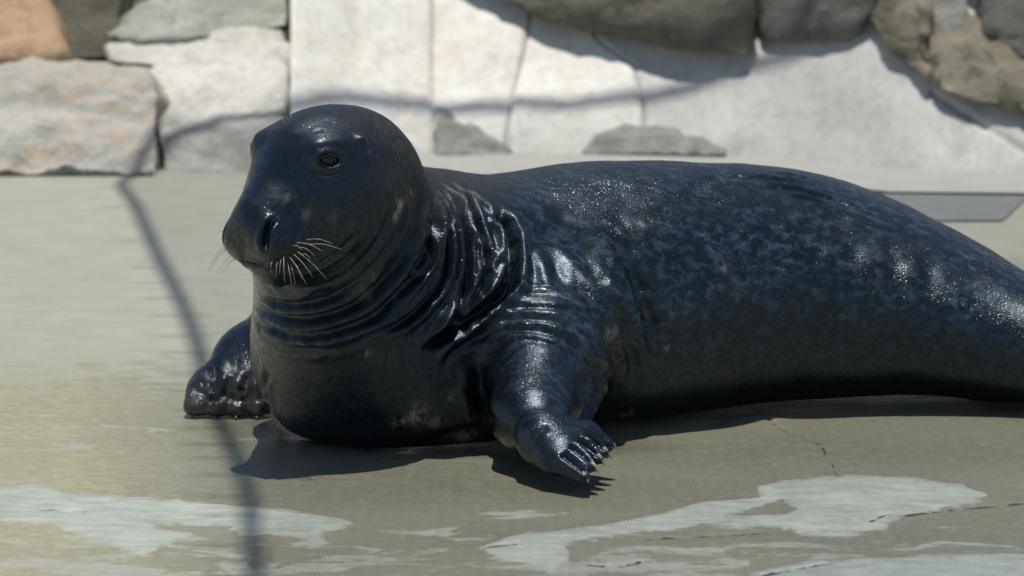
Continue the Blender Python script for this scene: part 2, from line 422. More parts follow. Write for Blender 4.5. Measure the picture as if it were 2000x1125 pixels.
mHp = mat_rock('pale_grey_stone', (0.34,0.325,0.28), (0.45,0.435,0.385), (0.24,0.225,0.19), 7, 0.8, 2.5, 0.025, (0.16,0.15,0.13))
wall = empty('stone_wall', P(200, 342, 10.7), label='low wall of big rough beige and grey stones beside the slab', cat='stone wall')
def tilt_Y(Y0, v0, k):                # faces lean back as they rise
    return lambda u, v: Y0 + (v0-v)*k
def stain_shade_attr(V, f): return {'stain_shade': [f(p) for p in V]}
YW = G(200, 342).y
def wallstone(outline, Y0, v0, k, back, mat, seed, amp=0.018, freq=5, stain_shade=None, sub=4, sm=2):
    V, F = rock_mesh(hull(outline, tilt_Y(Y0, v0, k), back, -0.13), sub, amp, freq, seed, sm)
    return mesh_obj('stone', V, F, mat, wall, attrs={'stain_shade': [stain_shade(p) if stain_shade else 0 for p in V]})
wallstone([(-120,128),(60,120),(200,122),(285,132),(312,200),(312,352),(-120,356)], YW-0.02, 345, 0.0016, 0.35, mA, 3, 0.034, 5, None, 5, 1)
wallstone([(296,130),(340,95),(572,82),(575,352),(312,352)], YW+0.03, 345, 0.0022, 0.30, mB, 5, 0.022, 4.5,
          lambda p: min(1, max(0, (0.125-p.z+0.02*math.sin(p.x*19))/0.03))*0.75)  # darker lower part: net shade and staining put into the colour
wallstone([(205,88),(290,70),(430,62),(562,50),(563,120),(300,130),(210,122)], YW+0.16, 345, 0.0022, 0.22, mB, 9, 0.014, 6)
wallstone([(198,70),(240,20),(330,-40),(470,-90),(566,-90),(566,52),(440,72),(260,86)], YW+0.20, 345, 0.0020, 0.35, mC, 11, 0.026, 6)
wallstone([(-120,-120),(70,-120),(92,-20),(125,122),(-120,130)], YW+0.12, 345, 0.0018, 0.4, mD, 13, 0.026, 5)
wallstone([(60,-140),(260,-140),(230,120),(90,128)], YW+0.62, 345, 0.0008, 0.3, mF, 15, 0.02, 5)

wallstone([(-420,110),(-130,118),(-126,356),(-420,360)], YW, 345, 0.0016, 0.35, mA, 17, 0.03)
wallstone([(-420,-120),(-128,-120),(-126,112),(-420,104)], YW+0.15, 345, 0.0016, 0.4, mD, 18, 0.03)
foot = 'low stones along the foot of the slab'
def boulder(outline, Y0, v0, k, back, mat, seed, label, amp=0.02, freq=5, sub=4, sm=2, Yf=None):
    pts = hull(outline, Yf or tilt_Y(Y0, v0, k), back)
    c = sum(pts, Vector())/len(pts)
    V, F = rock_mesh(pts, sub, amp, freq, seed, sm)
    zb = min(p.z for p in V)
    o = mesh_obj('boulder', [p-Vector((c.x, c.y, zb)) for p in V], F, mat, attrs={'stain_shade': [0]*len(V)}, label=label, cat='boulder', group=foot if 'foot' in label else 'boulders above the pale slab')
    o.location = (c.x, c.y, zb); return o
def face_on(us, vs, off, lean=0.0005):   # steep face whose foot follows the line (us, vs) on the apron
    def f(u, v):
        vl = float(np.interp(u, us, vs)); return SL(u, vl).y - off + max(0, vl-v)*lean
    return f
def onS(off):                         # rests on the apron, standing off by some metres towards the viewer
    return lambda u, v: SL(u, v).y - off
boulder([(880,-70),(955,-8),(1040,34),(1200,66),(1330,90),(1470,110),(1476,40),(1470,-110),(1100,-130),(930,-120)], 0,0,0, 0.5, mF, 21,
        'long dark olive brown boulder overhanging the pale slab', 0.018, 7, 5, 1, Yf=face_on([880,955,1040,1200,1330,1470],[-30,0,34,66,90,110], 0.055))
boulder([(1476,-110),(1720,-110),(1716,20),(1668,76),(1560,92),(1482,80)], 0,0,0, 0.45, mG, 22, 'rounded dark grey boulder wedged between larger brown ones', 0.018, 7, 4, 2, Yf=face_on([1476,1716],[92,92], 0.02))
boulder([(1682,-80),(1780,-80),(1808,10),(1812,110),(1818,150),(1780,140),(1735,100),(1694,30)], 0,0,0, 0.4, mH, 23, 'upright tan grey boulder with a lit left face', 0.022, 9, 5, 1, Yf=face_on([1682,1735,1790,1818],[60,100,140,150], 0.05, 0.0009))
boulder([(1806,-30),(1850,-34),(1888,8),(1885,60),(1850,84),(1812,70)], 0,0,0, 0.3, mHp, 27, 'small pale grey stone perched above the slanting boulder', 0.018, 10, 4, 1, Yf=face_on([1806,1885],[84,84], 0.03, 0.0009))
boulder([(1815,84),(1880,66),(1910,76),(2010,150),(2140,225),(2140,282),(2000,222),(1890,190),(1822,168)], 0,0,0, 0.4, mH, 24, 'slanting tan boulder with a long lower lip over the slab', 0.022, 9, 5, 1, Yf=face_on([1815,1890,2000,2140],[168,190,222,282], 0.06, 0.0009))
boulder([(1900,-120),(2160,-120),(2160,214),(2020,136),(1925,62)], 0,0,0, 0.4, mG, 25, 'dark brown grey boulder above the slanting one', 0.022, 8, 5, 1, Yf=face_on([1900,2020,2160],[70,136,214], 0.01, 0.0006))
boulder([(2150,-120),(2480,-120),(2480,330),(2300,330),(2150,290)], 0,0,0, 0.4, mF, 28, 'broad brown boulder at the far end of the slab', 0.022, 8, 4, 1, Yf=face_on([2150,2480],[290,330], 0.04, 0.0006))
# low stones at the foot of the slab
mS = mat_rock('mossy_foot_stone', (0.26,0.27,0.23), (0.36,0.365,0.32), (0.42,0.41,0.37), 9, 0.75, 6, 0.015, (0.14,0.145,0.12))
boulder([(850,222),(868,232),(930,272),(1005,306),(850,308)], 0,0,0, 0.12, mS, 31, 'wedge shaped mossy stone low against the slab foot', 0.010, 16, 4, 2, Yf=lambda u, v: SL(u, v).y-0.034)
boulder([(1128,306),(1165,270),(1240,256),(1320,264),(1430,306)], 0,0,0, 0.12, mS, 32, 'low arched mossy stone at the slab foot', 0.010, 16, 4, 2, Yf=lambda u, v: SL(u, v).y-0.034)

# rising bank behind the stones
mBank = mat_rock('brown_bank', (0.16,0.14,0.105), (0.23,0.205,0.16), (0.12,0.11,0.085), 2.5, 0.9, 3, 0.05)
bx = np.linspace(-9, 9, 90); by = np.linspace(0, 1, 24); V = []; F = []
for t in by:
    for x in bx:
        y = 11.62+t*5; z = 0.30+1.9*t**0.7
        V.append((x, y+0.15*mnoise.noise((x*0.9, t*4, 1)), max(-0.05, z*(1 if abs(x) < 6 else max(0, 1-(abs(x)-6)/3)) + 0.18*mnoise.fractal((x*1.3, y*1.3, 0), 1, 2, 4) - (0.45 if t == 0 else 0))))
for j in range(23):
    for i in range(89): k = j*90+i; F.append((k, k+1, k+91, k+90))
mesh_obj('terrain', V, F, mBank, kind='structure', attrs={'stain_shade': [0]*len(V)})

# ------------------------------------------------------------------ the seal: one implicit body
STEP = 0.0055
X0, X1, Y0, Y1, Z0, Z1 = -0.62, 1.62, 6.52, 7.90, -0.03, 0.60
ax_ = np.arange(X0, X1, STEP, dtype=np.float32); ay_ = np.arange(Y0, Y1, STEP, dtype=np.float32); az_ = np.arange(Z0, Z1, STEP, dtype=np.float32)
D = np.full((len(ax_), len(ay_), len(az_)), 0.2, np.float32)

def smin_local(lo, hi, k, fn, sub=False):
    m = k+0.03
    i0 = [max(0, int((lo[c]-m-o)/STEP)) for c, o in enumerate((X0, Y0, Z0))]
    i1 = [min(D.shape[c], int((hi[c]+m-o)/STEP)+2) for c, o in enumerate((X0, Y0, Z0))]
    sx, sy, sz = (slice(a, b) for a, b in zip(i0, i1))
    x = ax_[sx][:, None, None]; y = ay_[sy][None, :, None]; z = az_[sz][None, None, :]
    b = fn(x, y, z); a = D[sx, sy, sz]
    if sub:
        b = -b; h = np.clip(0.5-0.5*(b-a)/k, 0, 1); D[sx, sy, sz] = a*h+b*(1-h)+k*h*(1-h); return
    h = np.clip(0.5+0.5*(b-a)/k, 0, 1)
    D[sx, sy, sz] = b*(1-h)+a*h-k*h*(1-h)
def rcone(A, B, ra, rb, k, flat=None):
    A = np.array(A, np.float32); B = np.array(B, np.float32); d = B-A; L2 = float(d@d)
    r = max(ra, rb)
    def fn(x, y, z):
        t = np.clip(((x-A[0])*d[0]+(y-A[1])*d[1]+(z-A[2])*d[2])/L2, 0, 1)
        return np.sqrt((x-A[0]-t*d[0])**2+(y-A[1]-t*d[1])**2+(z-A[2]-t*d[2])**2)-(ra+(rb-ra)*t)
    smin_local(np.minimum(A, B)-r, np.maximum(A, B)+r, k, fn)
def ellip(C, axes, radii, k, sub=False):
    C = np.array(C, np.float32); Mx = np.array([list(a) for a in axes], np.float32); rr = np.array(radii, np.float32); R_ = max(radii)
    def fn(x, y, z):
        dx, dy, dz = x-C[0], y-C[1], z-C[2]
        q = [(dx*Mx[i][0]+dy*Mx[i][1]+dz*Mx[i][2]) for i in range(3)]
        k0 = np.sqrt(sum((q[i]/rr[i])**2 for i in range(3))); k1 = np.sqrt(sum((q[i]/rr[i]**2)**2 for i in range(3)))+1e-9
        return (k0*(k0-1)/k1).astype(np.float32)
    smin_local(C-R_, C+R_, k, fn, sub)
EYE3 = ((1,0,0),(0,1,0),(0,0,1))

# trunk: cross-sections along the back, from the shoulders to the tail
ST = [(640,345,7.15,0.20,-.03),(760,337,7.20,0.215,-.03),(850,333,7.24,0.235,-.03),(930,341,7.28,0.245,-.03),(1000,334,7.31,0.25,-.03),(1100,321,7.36,0.255,-.025),
      (1250,313,7.415,0.255,-.02),(1400,318,7.47,0.242,-.008),(1550,330,7.525,0.228,0.0),(1700,370,7.555,0.225,0.004),(1800,413,7.55,0.218,0.002),
      (1900,468,7.53,0.206,-.004),(2000,528,7.49,0.19,-.004),(2150,612,7.41,0.155,-.004),(2300,676,7.31,0.115,0.0),(2450,722,7.21,0.075,0.004),(2560,748,7.14,0.05,0.01)]
sx_ = []; rows = []
for u, v, Yc, w, zb in ST:
    p = P(u, v, Yc+0.02); sx_.append(p.x); rows.append((Yc, w, p.z, zb))
def smooth_interp(x, xs, ys):
    xs = np.array(xs); ys = np.array(ys); m = np.gradient(ys, xs); i = np.clip(np.searchsorted(xs, x)-1, 0, len(xs)-2)
    h = xs[i+1]-xs[i]; t = np.clip((x-xs[i])/h, 0, 1)
    return (2*t**3-3*t**2+1)*ys[i]+(t**3-2*t**2+t)*h*m[i]+(-2*t**3+3*t**2)*ys[i+1]+(t**3-t**2)*h*m[i+1]
cols = [smooth_interp(ax_.astype(float), sx_, [r[c] for r in rows]).astype(np.float32)[:, None, None] for c in range(4)]
yc, ww, zt, zb = cols
zm = zb + (zt-zb)*0.44
yy = np.abs(ay_[None, :, None]-yc)/ww; zz = az_[None, None, :]-zm
hz = np.where(zz > 0, zt-zm, zm-zb); pw = np.where(zz > 0, 2.05, 2.5)
fb = ((yy**pw+(np.abs(zz)/hz)**pw)**(1/pw)-1)*np.minimum(ww, hz)
xf, xb = sx_[1], sx_[-1]
fb = np.maximum(fb, np.maximum(xf-ax_, ax_-xb)[:, None, None]).astype(np.float32)
D = np.minimum(D, fb); del fb, yy, zz, hz, pw

# chest, throat and neck
chest = P(775, 675, 7.195)
ellip(chest, EYE3, (0.235, 0.22, 0.215), 0.05)
ellip(P(860, 630, 7.22), EYE3, (0.24, 0.23, 0.235), 0.05)
rcone(P(655, 440, 7.03), P(742, 640, 7.18), 0.148, 0.212, 0.05)
rcone(P(690, 430, 7.06), P(830, 585, 7.20), 0.130, 0.185, 0.05)

# head frame: a forward, b the seal's left, c up
HC = P(652, 350, 6.96); HF = Vector((-.7071,-.7071,0)); HL = Vector((.7071,-.7071,0)); HU = Vector((0,0,1))
def H(a, b, c): return HC+HF*a+HL*b+HU*c
HAX = (HF, HL, HU)
ellip(H(-0.012,0,0.0), HAX, (0.140, 0.124, 0.120), 0.03)
rcone(H(0.045,0,-0.002), H(0.139,0,-0.070), 0.106, 0.061, 0.035)
ellip(H(0.02,0.030,-0.055), HAX, (0.12, 0.090, 0.095), 0.04)
ellip(H(0.02,-0.035,-0.055), HAX, (0.12, 0.095, 0.095), 0.04)
rcone(H(0.03,0,-0.085), H(0.122,0,-0.118), 0.085, 0.042, 0.03)
for s in (1, -1):
    ellip(H(0.142, 0.036*s, -0.082), HAX, (0.058, 0.040, 0.038), 0.022)     # whisker pads
    ellip(H(0.070, 0.066*s, 0.060), HAX, (0.040, 0.022, 0.016), 0.03)       # brow
    ellip(H(0.030, 0.096*s, 0.076), HAX, (0.008, 0.012, 0.007), 0.008)      # ear knob

ellip(H(0.140, 0, -0.044), HAX, (0.050, 0.050, 0.045), 0.03)
# near fore flipper
def nf(): pass
sh, wr = P(1062, 690, 7.05), P(1038, 812, 6.86)
rcone(P(1080, 640, 7.14), sh, 0.12, 0.098, 0.05)
rcone(sh, wr, 0.090, 0.062, 0.035)
rcone(P(1110, 745, 7.08), P(1085, 820, 6.93), 0.060, 0.045, 0.03)
rcone(wr, P(1075, 872, 6.735), 0.058, 0.036, 0.03)
NT_TIP = [(1142,934,6.635),(1160,914,6.655),(1172,899,6.69),(1184,886,6.73),(1193,868,6.775)]
NT_KN = [(1085,893,6.70),(1104,874,6.705),(1122,862,6.73),(1135,853,6.76),(1145,843,6.79)]
for k in range(5):
    ra, rb = (0.030, 0.012) if k == 0 else (0.020, 0.0095)
    rcone(P(1062, 858, 6.76), P(*NT_KN[k]), 0.036, ra, 0.018)
    rcone(P(*NT_KN[k]), P(*NT_TIP[k]), ra, rb, 0.007)
# far fore flipper
rcone(P(580, 670, 7.42), P(500, 728, 7.42), 0.100, 0.066, 0.03)
FT_TIP = [(384,798,7.325),(425,806,7.315),(463,808,7.312),(503,806,7.315),(543,795,7.325)]
FT_KN = [(408,762,7.365),(442,758,7.36),(474,756,7.36),(508,755,7.36),(538,756,7.365)]
for k in range(5):
    rcone(P(500, 715, 7.42), P(*FT_KN[k]), 0.062, 0.036, 0.025)
    rcone(P(*FT_KN[k]), P(*FT_TIP[k]), 0.032, (0.024,0.019,0.017,0.017,0.019)[k], 0.014)
# hind flippers, folded behind
for s in (1, -1):
    rcone(P(2540, 750, 7.17), P(2720, 790, 7.08-0.09*s), 0.045, 0.03, 0.03)
# weight resting on the floor
zg = (0.0005-az_)[None, None, :]
h = np.clip(0.5-0.5*(zg-D)/0.02, 0, 1); D = (D*h+zg*(1-h)+0.02*h*(1-h)).astype(np.float32)

def surface_nets(D):
    s = D < 0
    c = [s[:-1,:-1,:-1], s[1:,:-1,:-1], s[:-1,1:,:-1], s[1:,1:,:-1], s[:-1,:-1,1:], s[1:,:-1,1:], s[:-1,1:,1:], s[1:,1:,1:]]
    cnt = sum(q.astype(np.int8) for q in c); act = (cnt > 0) & (cnt < 8)
    I = np.argwhere(act); vid = np.full(act.shape, -1, np.int64); vid[act] = np.arange(len(I))
    acc = np.zeros((len(I), 3)); n = np.zeros(len(I))
    offs = [(a, b, c_) for c_ in (0,1) for b in (0,1) for a in (0,1)]
    val = [D[I[:,0]+o[0], I[:,1]+o[1], I[:,2]+o[2]] for o in offs]
    for i in range(8):
        for j in range(i+1, 8):
            df = [q-p for p, q in zip(offs[i], offs[j])]
            if sum(map(abs, df)) != 1: continue
            m = (val[i] < 0) != (val[j] < 0); t = np.where(m, val[i]/(val[i]-val[j]+1e-20), 0)
            for a in range(3): acc[:,a] += np.where(m, offs[i][a]+t*df[a], 0)
            n += m
    V = I + acc/n[:,None]
    V = V*STEP+np.array([X0, Y0, Z0])
    F = []
    for a in range(3):
        b, c_ = (a+1) % 3, (a+2) % 3
        sl0 = [slice(None)]*3; sl1 = [slice(None)]*3; sl0[a] = slice(0, -1); sl1[a] = slice(1, None)
        e = s[tuple(sl0)] != s[tuple(sl1)]; K = np.argwhere(e)
        K = K[(K[:,b] > 0) & (K[:,c_] > 0) & (K[:,b] < act.shape[b]) & (K[:,c_] < act.shape[c_])]
        fl = s[tuple(sl0)][K[:,0], K[:,1], K[:,2]]
        def at(db, dc):
            q = K.copy(); q[:,b] -= db; q[:,c_] -= dc; return vid[q[:,0], q[:,1], q[:,2]]
        Q = np.stack([at(0,0), at(1,0), at(1,1), at(0,1)], 1); Q[~fl] = Q[~fl][:, ::-1]
        F.append(Q)
    return V, np.concatenate(F)
SV, SF = surface_nets(D); del D
def relax(V, F, it, lam=0.5):
    E = np.concatenate([F[:,[0,1]], F[:,[1,2]], F[:,[2,3]], F[:,[3,0]]])
    for _ in range(it):
        a = np.zeros_like(V); c = np.zeros(len(V))
        for q in range(3):
            a[:,q] = np.bincount(E[:,0], V[E[:,1],q], len(V))+np.bincount(E[:,1], V[E[:,0],q], len(V))
        c = np.bincount(E[:,0], minlength=len(V))+np.bincount(E[:,1], minlength=len(V))
        V = V+lam*(a/c[:,None]-V)
    return V
SV = relax(SV, SF, 2)
def subdivide(V, F):                   # each quad into four, then eased
    E = np.sort(np.concatenate([F[:,[0,1]], F[:,[1,2]], F[:,[2,3]], F[:,[3,0]]]), 1)
    key = E[:,0]*np.int64(len(V))+E[:,1]; uk, inv = np.unique(key, return_inverse=True)
    e0, e1 = uk//len(V), uk % len(V); n = len(V); m = len(F)
    mid = (V[e0]+V[e1])/2; fc = V[F].mean(1); W_ = np.concatenate([V, mid, fc])
    ei = [n+inv[k*m:(k+1)*m] for k in range(4)]; c = n+len(uk)+np.arange(m)
    Q = np.concatenate([np.stack([F[:,k], ei[k], c, ei[k-1]], 1) for k in range(4)])
    return relax(W_, Q, 2, 0.5), Q
B, QF = subdivide(SV, SF); nv = len(B)
me = bpy.data.meshes.new('body'); me.vertices.add(nv); me.vertices.foreach_set('co', B.ravel())
me.loops.add(QF.size); me.loops.foreach_set('vertex_index', QF.ravel().astype(np.int32))
me.polygons.add(len(QF)); me.polygons.foreach_set('loop_start', np.arange(0, QF.size, 4, dtype=np.int32))
me.update(calc_edges=True)
bvh = BVHTree.FromPolygons(SV.tolist(), SF.tolist())
def normals():
    me.vertices.foreach_set('co', B.ravel()); me.update()
    N = np.empty(nv*3, np.float32); me.vertex_normals.foreach_get('vector', N); return N.reshape(-1, 3).astype(float)
def surf(u, v):
    d = ray(u, v).normalized(); h = bvh.ray_cast(Vector((0, 0, CAM_H)), d); return h[0]
def trace(pxs, n=8):
    pts = [surf(*p) for p in catmull(pxs, n)]; return np.array([p for p in pts if p is not None])
def mirror_head(pts):
    out = []
    for p in pts:
        q = Vector(p)-HC; b = q.dot(HL); r = Vector(p)-HL*(2*b)
        out.append(bvh.find_nearest(r)[0])
    return np.array(out)
def dist_to(pts, rad):
    lo, hi = pts.min(0)-rad, pts.max(0)+rad
    m = np.where(((B > lo) & (B < hi)).all(1))[0]
    if not len(m): return m, np.zeros(0), np.zeros(0)
    best = np.full(len(m), 1e9); par = np.zeros(len(m)); q = B[m]; n = len(pts)
    for i in range(n-1):
        a, b = pts[i], pts[i+1]; d = b-a; L = d@d+1e-12
        t = np.clip(((q-a)@d)/L, 0, 1); dd = np.linalg.norm(q-a-t[:,None]*d, axis=1)
        k = dd < best; best[k] = dd[k]; par[k] = (i+t[k])/(n-1)
    k = best < rad; return m[k], best[k], par[k]
N = normals()
disp = np.zeros(nv)
def crease(pts, depth, width, bulge=0.5, ends=0.18, wob=0.0):
    if len(pts) < 2: return
    m, d, t = dist_to(pts, width*5)
    if not len(m): return
    if wob: d = np.abs(d + wob*width*vnoise(B[m]*60, 5))
    env = np.clip(np.minimum(t, 1-t)/ends, 0, 1) if ends > 0 else np.ones(len(t)); env = env*env*(3-2*env)
    disp[m] += env*(-depth*np.exp(-(d/width)**2) + depth*bulge*np.exp(-((d-2.1*width)/(1.2*width))**2))

# neck rings
RING = [([(768,398),(748,450),(715,500),(660,543),(600,562),(530,555),(482,532),(468,520)], 0.004, 0.005),
        ([(797,388),(782,440),(747,500),(700,548),(640,583),(570,596),(510,582),(474,556),(466,545)], 0.008, 0.006),
        ([(822,392),(806,460),(767,530),(702,590),(632,618),(560,622),(503,603),(480,582),(470,570)], 0.010, 0.007),
        ([(832,366),(846,430),(830,500),(787,568),(722,622),(645,650),(570,652),(510,635),(487,612),(478,600)], 0.011, 0.0075),
        ([(560,672),(640,678),(720,655),(780,625)], 0.003, 0.006), ([(500,652),(560,676),(640,682)], 0.004, 0.006),
        ([(838,348),(868,420),(873,480),(868,540),(842,580),(795,625),(740,655)], 0.009, 0.006),
        ([(846,338),(889,400),(905,460),(910,520),(898,590),(866,645),(820,690)], 0.009, 0.006),
        ([(868,342),(914,400),(938,460),(948,505),(940,560),(893,618),(838,682)], 0.010, 0.0065),
        ([(960,405),(985,440),(1000,485),(998,540),(984,572),(930,612),(872,652),(826,700)], 0.017, 0.009),
        ([(826,420),(842,470),(838,520),(800,560)], 0.006, 0.004), ([(884,440),(890,500),(886,555)], 0.006, 0.004), ([(925,440),(930,500),(925,545)], 0.004, 0.004),
        ([(905,372),(950,410),(970,450)], 0.004, 0.006)]
for k, (pts, d, w) in enumerate(RING): crease(trace(pts), d*(1.2 if k > 5 else 1.0), w*(1.0 if k > 5 else 1.2), 0.7 if k > 5 else 0.6, 0.15, 0.4)
# shoulder, flank and back wrinkles
WR = [([(965,590),(1000,578),(1060,574),(1120,590)], .003, .0045), ([(935,628),(985,604),(1060,600),(1130,610),(1170,632)], .004, .005),
      ([(905,660),(960,630),(1050,624),(1120,640),(1175,672)], .0055, .0055), ([(880,696),(930,660),(1000,642),(1070,650),(1130,676),(1165,710)], .006, .006),
      ([(860,712),(900,672),(950,648)], .005, .006), ([(985,560),(1040,556),(1090,566)], .002, .004), ([(1000,660),(1060,668),(1110,690)], .003, .005),
      ([(1165,430),(1215,490),(1250,570),(1270,640),(1282,700)], .009, .0105), ([(1110,470),(1165,540),(1205,620),(1232,700),(1238,770)], .011, .0105),
      ([(1100,540),(1150,590),(1185,660),(1205,720),(1200,790)], .008, .009), ([(1060,470),(1085,520),(1100,570)], .004, .010), ([(1030,470),(1042,530),(1040,580)], .004, .009),
      ([(1195,420),(1240,470),(1275,540)], .003, .008),
      ([(1440,352),(1500,352),(1560,360),(1640,384)], .004, .005), ([(1470,368),(1540,370),(1620,388),(1700,420)], .0045, .005), ([(1500,340),(1560,345),(1620,362)], .003, .004),
      ([(1520,386),(1600,394),(1680,420)], .003, .0045), ([(1370,350),(1420,346),(1470,350)], .003, .005),
      ([(945,705),(936,750),(948,800),(968,840)], .014, .010), ([(1158,700),(1172,750),(1150,800),(1130,826)], .016, .010), ([(1130,690),(1180,730),(1185,780)], .006, .006),
      ([(830,860),(900,845),(960,835)], .006, .008), ([(1040,862),(1055,842),(1075,832)], .004, .006), ([(1000,800),(1060,790),(1110,800)], .003, .012)]
WR += [([(u, 400+q), (u+14, 470+q), (u+10, 540+q), (u+22, 620+q)], .0028, .013) for u, q in ((1350,20),(1425,35),(1500,30),(1570,45),(1650,40),(1730,60),(1800,75))]
for k, (pts, d, w) in enumerate(WR): crease(trace(pts), d*(1.1 if 7 <= k <= 12 else 0.95), w*1.25, 0.65 if 7 <= k <= 12 else 0.5, 0.35, 0.3)
# face
def both(pts, *a, **k):
    crease(pts, *a, **k); crease(mirror_head(pts), *a, **k)
nz_ = trace([(541,427),(527,438),(519,458),(518,480),(523,492)]); crease(nz_, .013, .0046, bulge=0.4, ends=0.3); crease(mirror_head(nz_), .010, .0046, bulge=0.0, ends=0.3)
both(trace([(520,517),(560,526),(610,520),(660,492),(700,450)]), .006, .0045, bulge=0.4, ends=0.25)
both(trace([(486,512),(505,516),(520,517)]), .008, .004, bulge=0.3, ends=0.2)
crease(trace([(478,460),(474,490),(478,512)]), .003, .005, bulge=.2, ends=.3)
both(trace([(640,425),(648,450),(660,470)]), .002, .004, bulge=.5)
both(trace([(612,334),(640,342),(672,330)]), .0010, .004, bulge=.6)
both(trace([(600,298),(640,286),(690,296)]), .0010, .005, bulge=.6)
both(trace([(706,288),(716,295),(722,285)]), .0015, .004, bulge=.4)
crease(trace([(614,262),(624,256),(632,262)]), .0016, .003, bulge=.2)
# webs between the toes
for kn, tp, w, dd_ in ((NT_KN, NT_TIP, .005, .008), (FT_KN, FT_TIP, .006, .0035)):
    for k in range(4):
        a = [(kn[k][i]+kn[k+1][i])/2 for i in (0, 1)]; b = [(tp[k][i]+tp[k+1][i])/2 for i in (0, 1)]
        crease(trace([a, [(a[i]+b[i])/2 for i in (0, 1)], b], 5), dd_, w, .3, .1)
for k, (u, v) in enumerate([(448,756),(484,748),(520,744)]):
    crease(trace([(u+6, v-22), (u-2, v), (u-6, v+26)], 6), .005, .007, .6, .4)
crease(trace([(372,760),(392,768),(412,782),(440,772),(470,784),(500,770)], 5), .003, .005, .6, .3)
# broad swells
q = B*np.array([7, 7, 7.0]); disp += 0.003*fbm(q, 3, 40)
inn = np.exp(-(((B[:,0]-P(880,520,7.0).x)/0.13)**2)-(((B[:,2]-0.28)/0.14)**2))
disp += inn*0.0018*fbm(B*np.array([60, 60, 34.0]), 2, 44)
fl_ = np.array(P(450, 765, 7.35)); flm = np.exp(-(((B-fl_)/np.array([0.10, 0.10, 0.05]))**2).sum(1))
disp += flm*0.0030*(1-2*np.abs(fbm(B*np.array([42, 42, 30.0]), 3, 61)))
zlow = np.clip(B[:,2]/0.03, 0, 1)
disp = np.where(disp < 0, disp, disp*zlow)
B = B + N*disp[:, None]
B[:,2] = np.maximum(B[:,2], 0.0)
# eye sockets: sink the skin around each eye
eyeP = surf(644, 312); 
eyes = [Vector(eyeP), Vector(mirror_head([eyeP])[0])]
for e in eyes:
    d = np.linalg.norm(B-np.array(e), axis=1); m = d < 0.06
    n_ = Vector(bvh.find_nearest(e)[1]); 
    t1_ = HU.cross(n_).normalized(); t2_ = n_.cross(t1_); q_ = B[m]-np.array(e); ex = q_@np.array(t1_)/0.0175; ey = q_@np.array(t2_)/0.0105
    er = np.sqrt(ex**2+ey**2)
    B[m] -= np.array(n_)*(0.010*np.exp(-(er/0.95)**6) - 0.0012*np.exp(-((er-1.35)/0.35)**2))[:, None]
N = normals()
B = np.array(B)
# colour masks (coat patterning with painted blue sheen, wet and dry fur)
Hc = np.array(HC); rel = B-Hc; ha = rel@np.array(HF); hb = rel@np.array(HL); hc = rel@np.array(HU)
head = np.clip(1-(np.sqrt((ha/0.2)**2+(hb/0.17)**2+((hc+0.02)/0.15)**2)-0.85)/0.25, 0, 1)
rim = np.exp(-((ha+0.085)/0.07)**2)*np.exp(-((hc-0.02)/0.10)**2)*np.clip((0.25-np.abs(hb))/0.1, 0, 1)
nape = np.clip((B[:,2]-0.38)/0.035, 0, 1)*np.exp(-(((B[:,0]-P(890,340,7.25).x)/0.12)**2))
back = np.clip((B[:,2]-0.40)/0.03, 0, 1)*np.clip((B[:,0]-P(950,330,7.3).x)/0.1, 0, 1)*np.clip(1-(B[:,0]-0.45)/0.1, 0, 1)
dry = np.clip(0.75*rim+0.8*nape+0.35*back+0.55*np.clip(N[:,2], 0, 1)*np.clip((hc-0.06)/0.04, 0, 1)*head, 0, 1)
spot_sheen = np.clip((B[:,0]-P(930,500,7.1).x)/0.12, 0, 1)*np.clip((B[:,2]-0.06)/0.14, 0, 1)*0.9 + 0.10
def blob(lst):
    m = np.zeros(nv)
    for u, v, r in lst:
        p = surf(u, v)
        if p is None: continue
        d2 = ((B-np.array(p))**2).sum(1); m = np.maximum(m, np.exp(-d2/(r*r)))
    return m
pale = blob([(785,395,.016),(775,420,.010),(800,385,.012),(728,540,.008),(712,572,.012),(715,690,.008),(815,812,.02),(780,825,.012),(850,825,.012),(875,775,.008),(910,855,.018),(1190,650,.014),(1225,810,.012),(1300,680,.006),(1250,440,.010),(1410,520,.010)]) + 0.3*blob([(652,425,.010),(688,434,.007),(560,385,.012),(600,420,.010)])
tan = 0.30*blob([(520,700,.05),(540,760,.04),(510,650,.035),(620,690,.05)]) + 0.55*blob([(395,803,.020),(430,806,.016),(470,808,.016),(505,806,.016),(545,795,.018)]) + 0.55*blob([(440,765,.05),(500,750,.05),(390,785,.035)]) + 0.45*np.clip(1-B[:,2]/0.05, 0, 1)*(B[:,0] > P(850,800,7).x)*(B[:,1] > 6.95)*0.3
me.materials.clear(); MSEAL = mat_seal(); me.materials.append(MSEAL)
me.polygons.foreach_set('use_smooth', [True]*len(me.polygons))
for an, av in (('dry', dry), ('pale', pale), ('spot_sheen', spot_sheen), ('tan', np.clip(tan, 0, 1)), ('face', head)):
    at = me.attributes.new(an, 'FLOAT', 'POINT'); at.data.foreach_set('value', av.astype(np.float32))
seal = empty('grey_seal', (chest.x, chest.y, 0), label='large wet black seal lying on the concrete with raised head', cat='seal')
me.name = 'body'; bo = bpy.data.objects.new('body', me); COL.objects.link(bo); bo.parent = seal; bo.matrix_parent_inverse = Matrix.Translation(-Vector(seal.location))

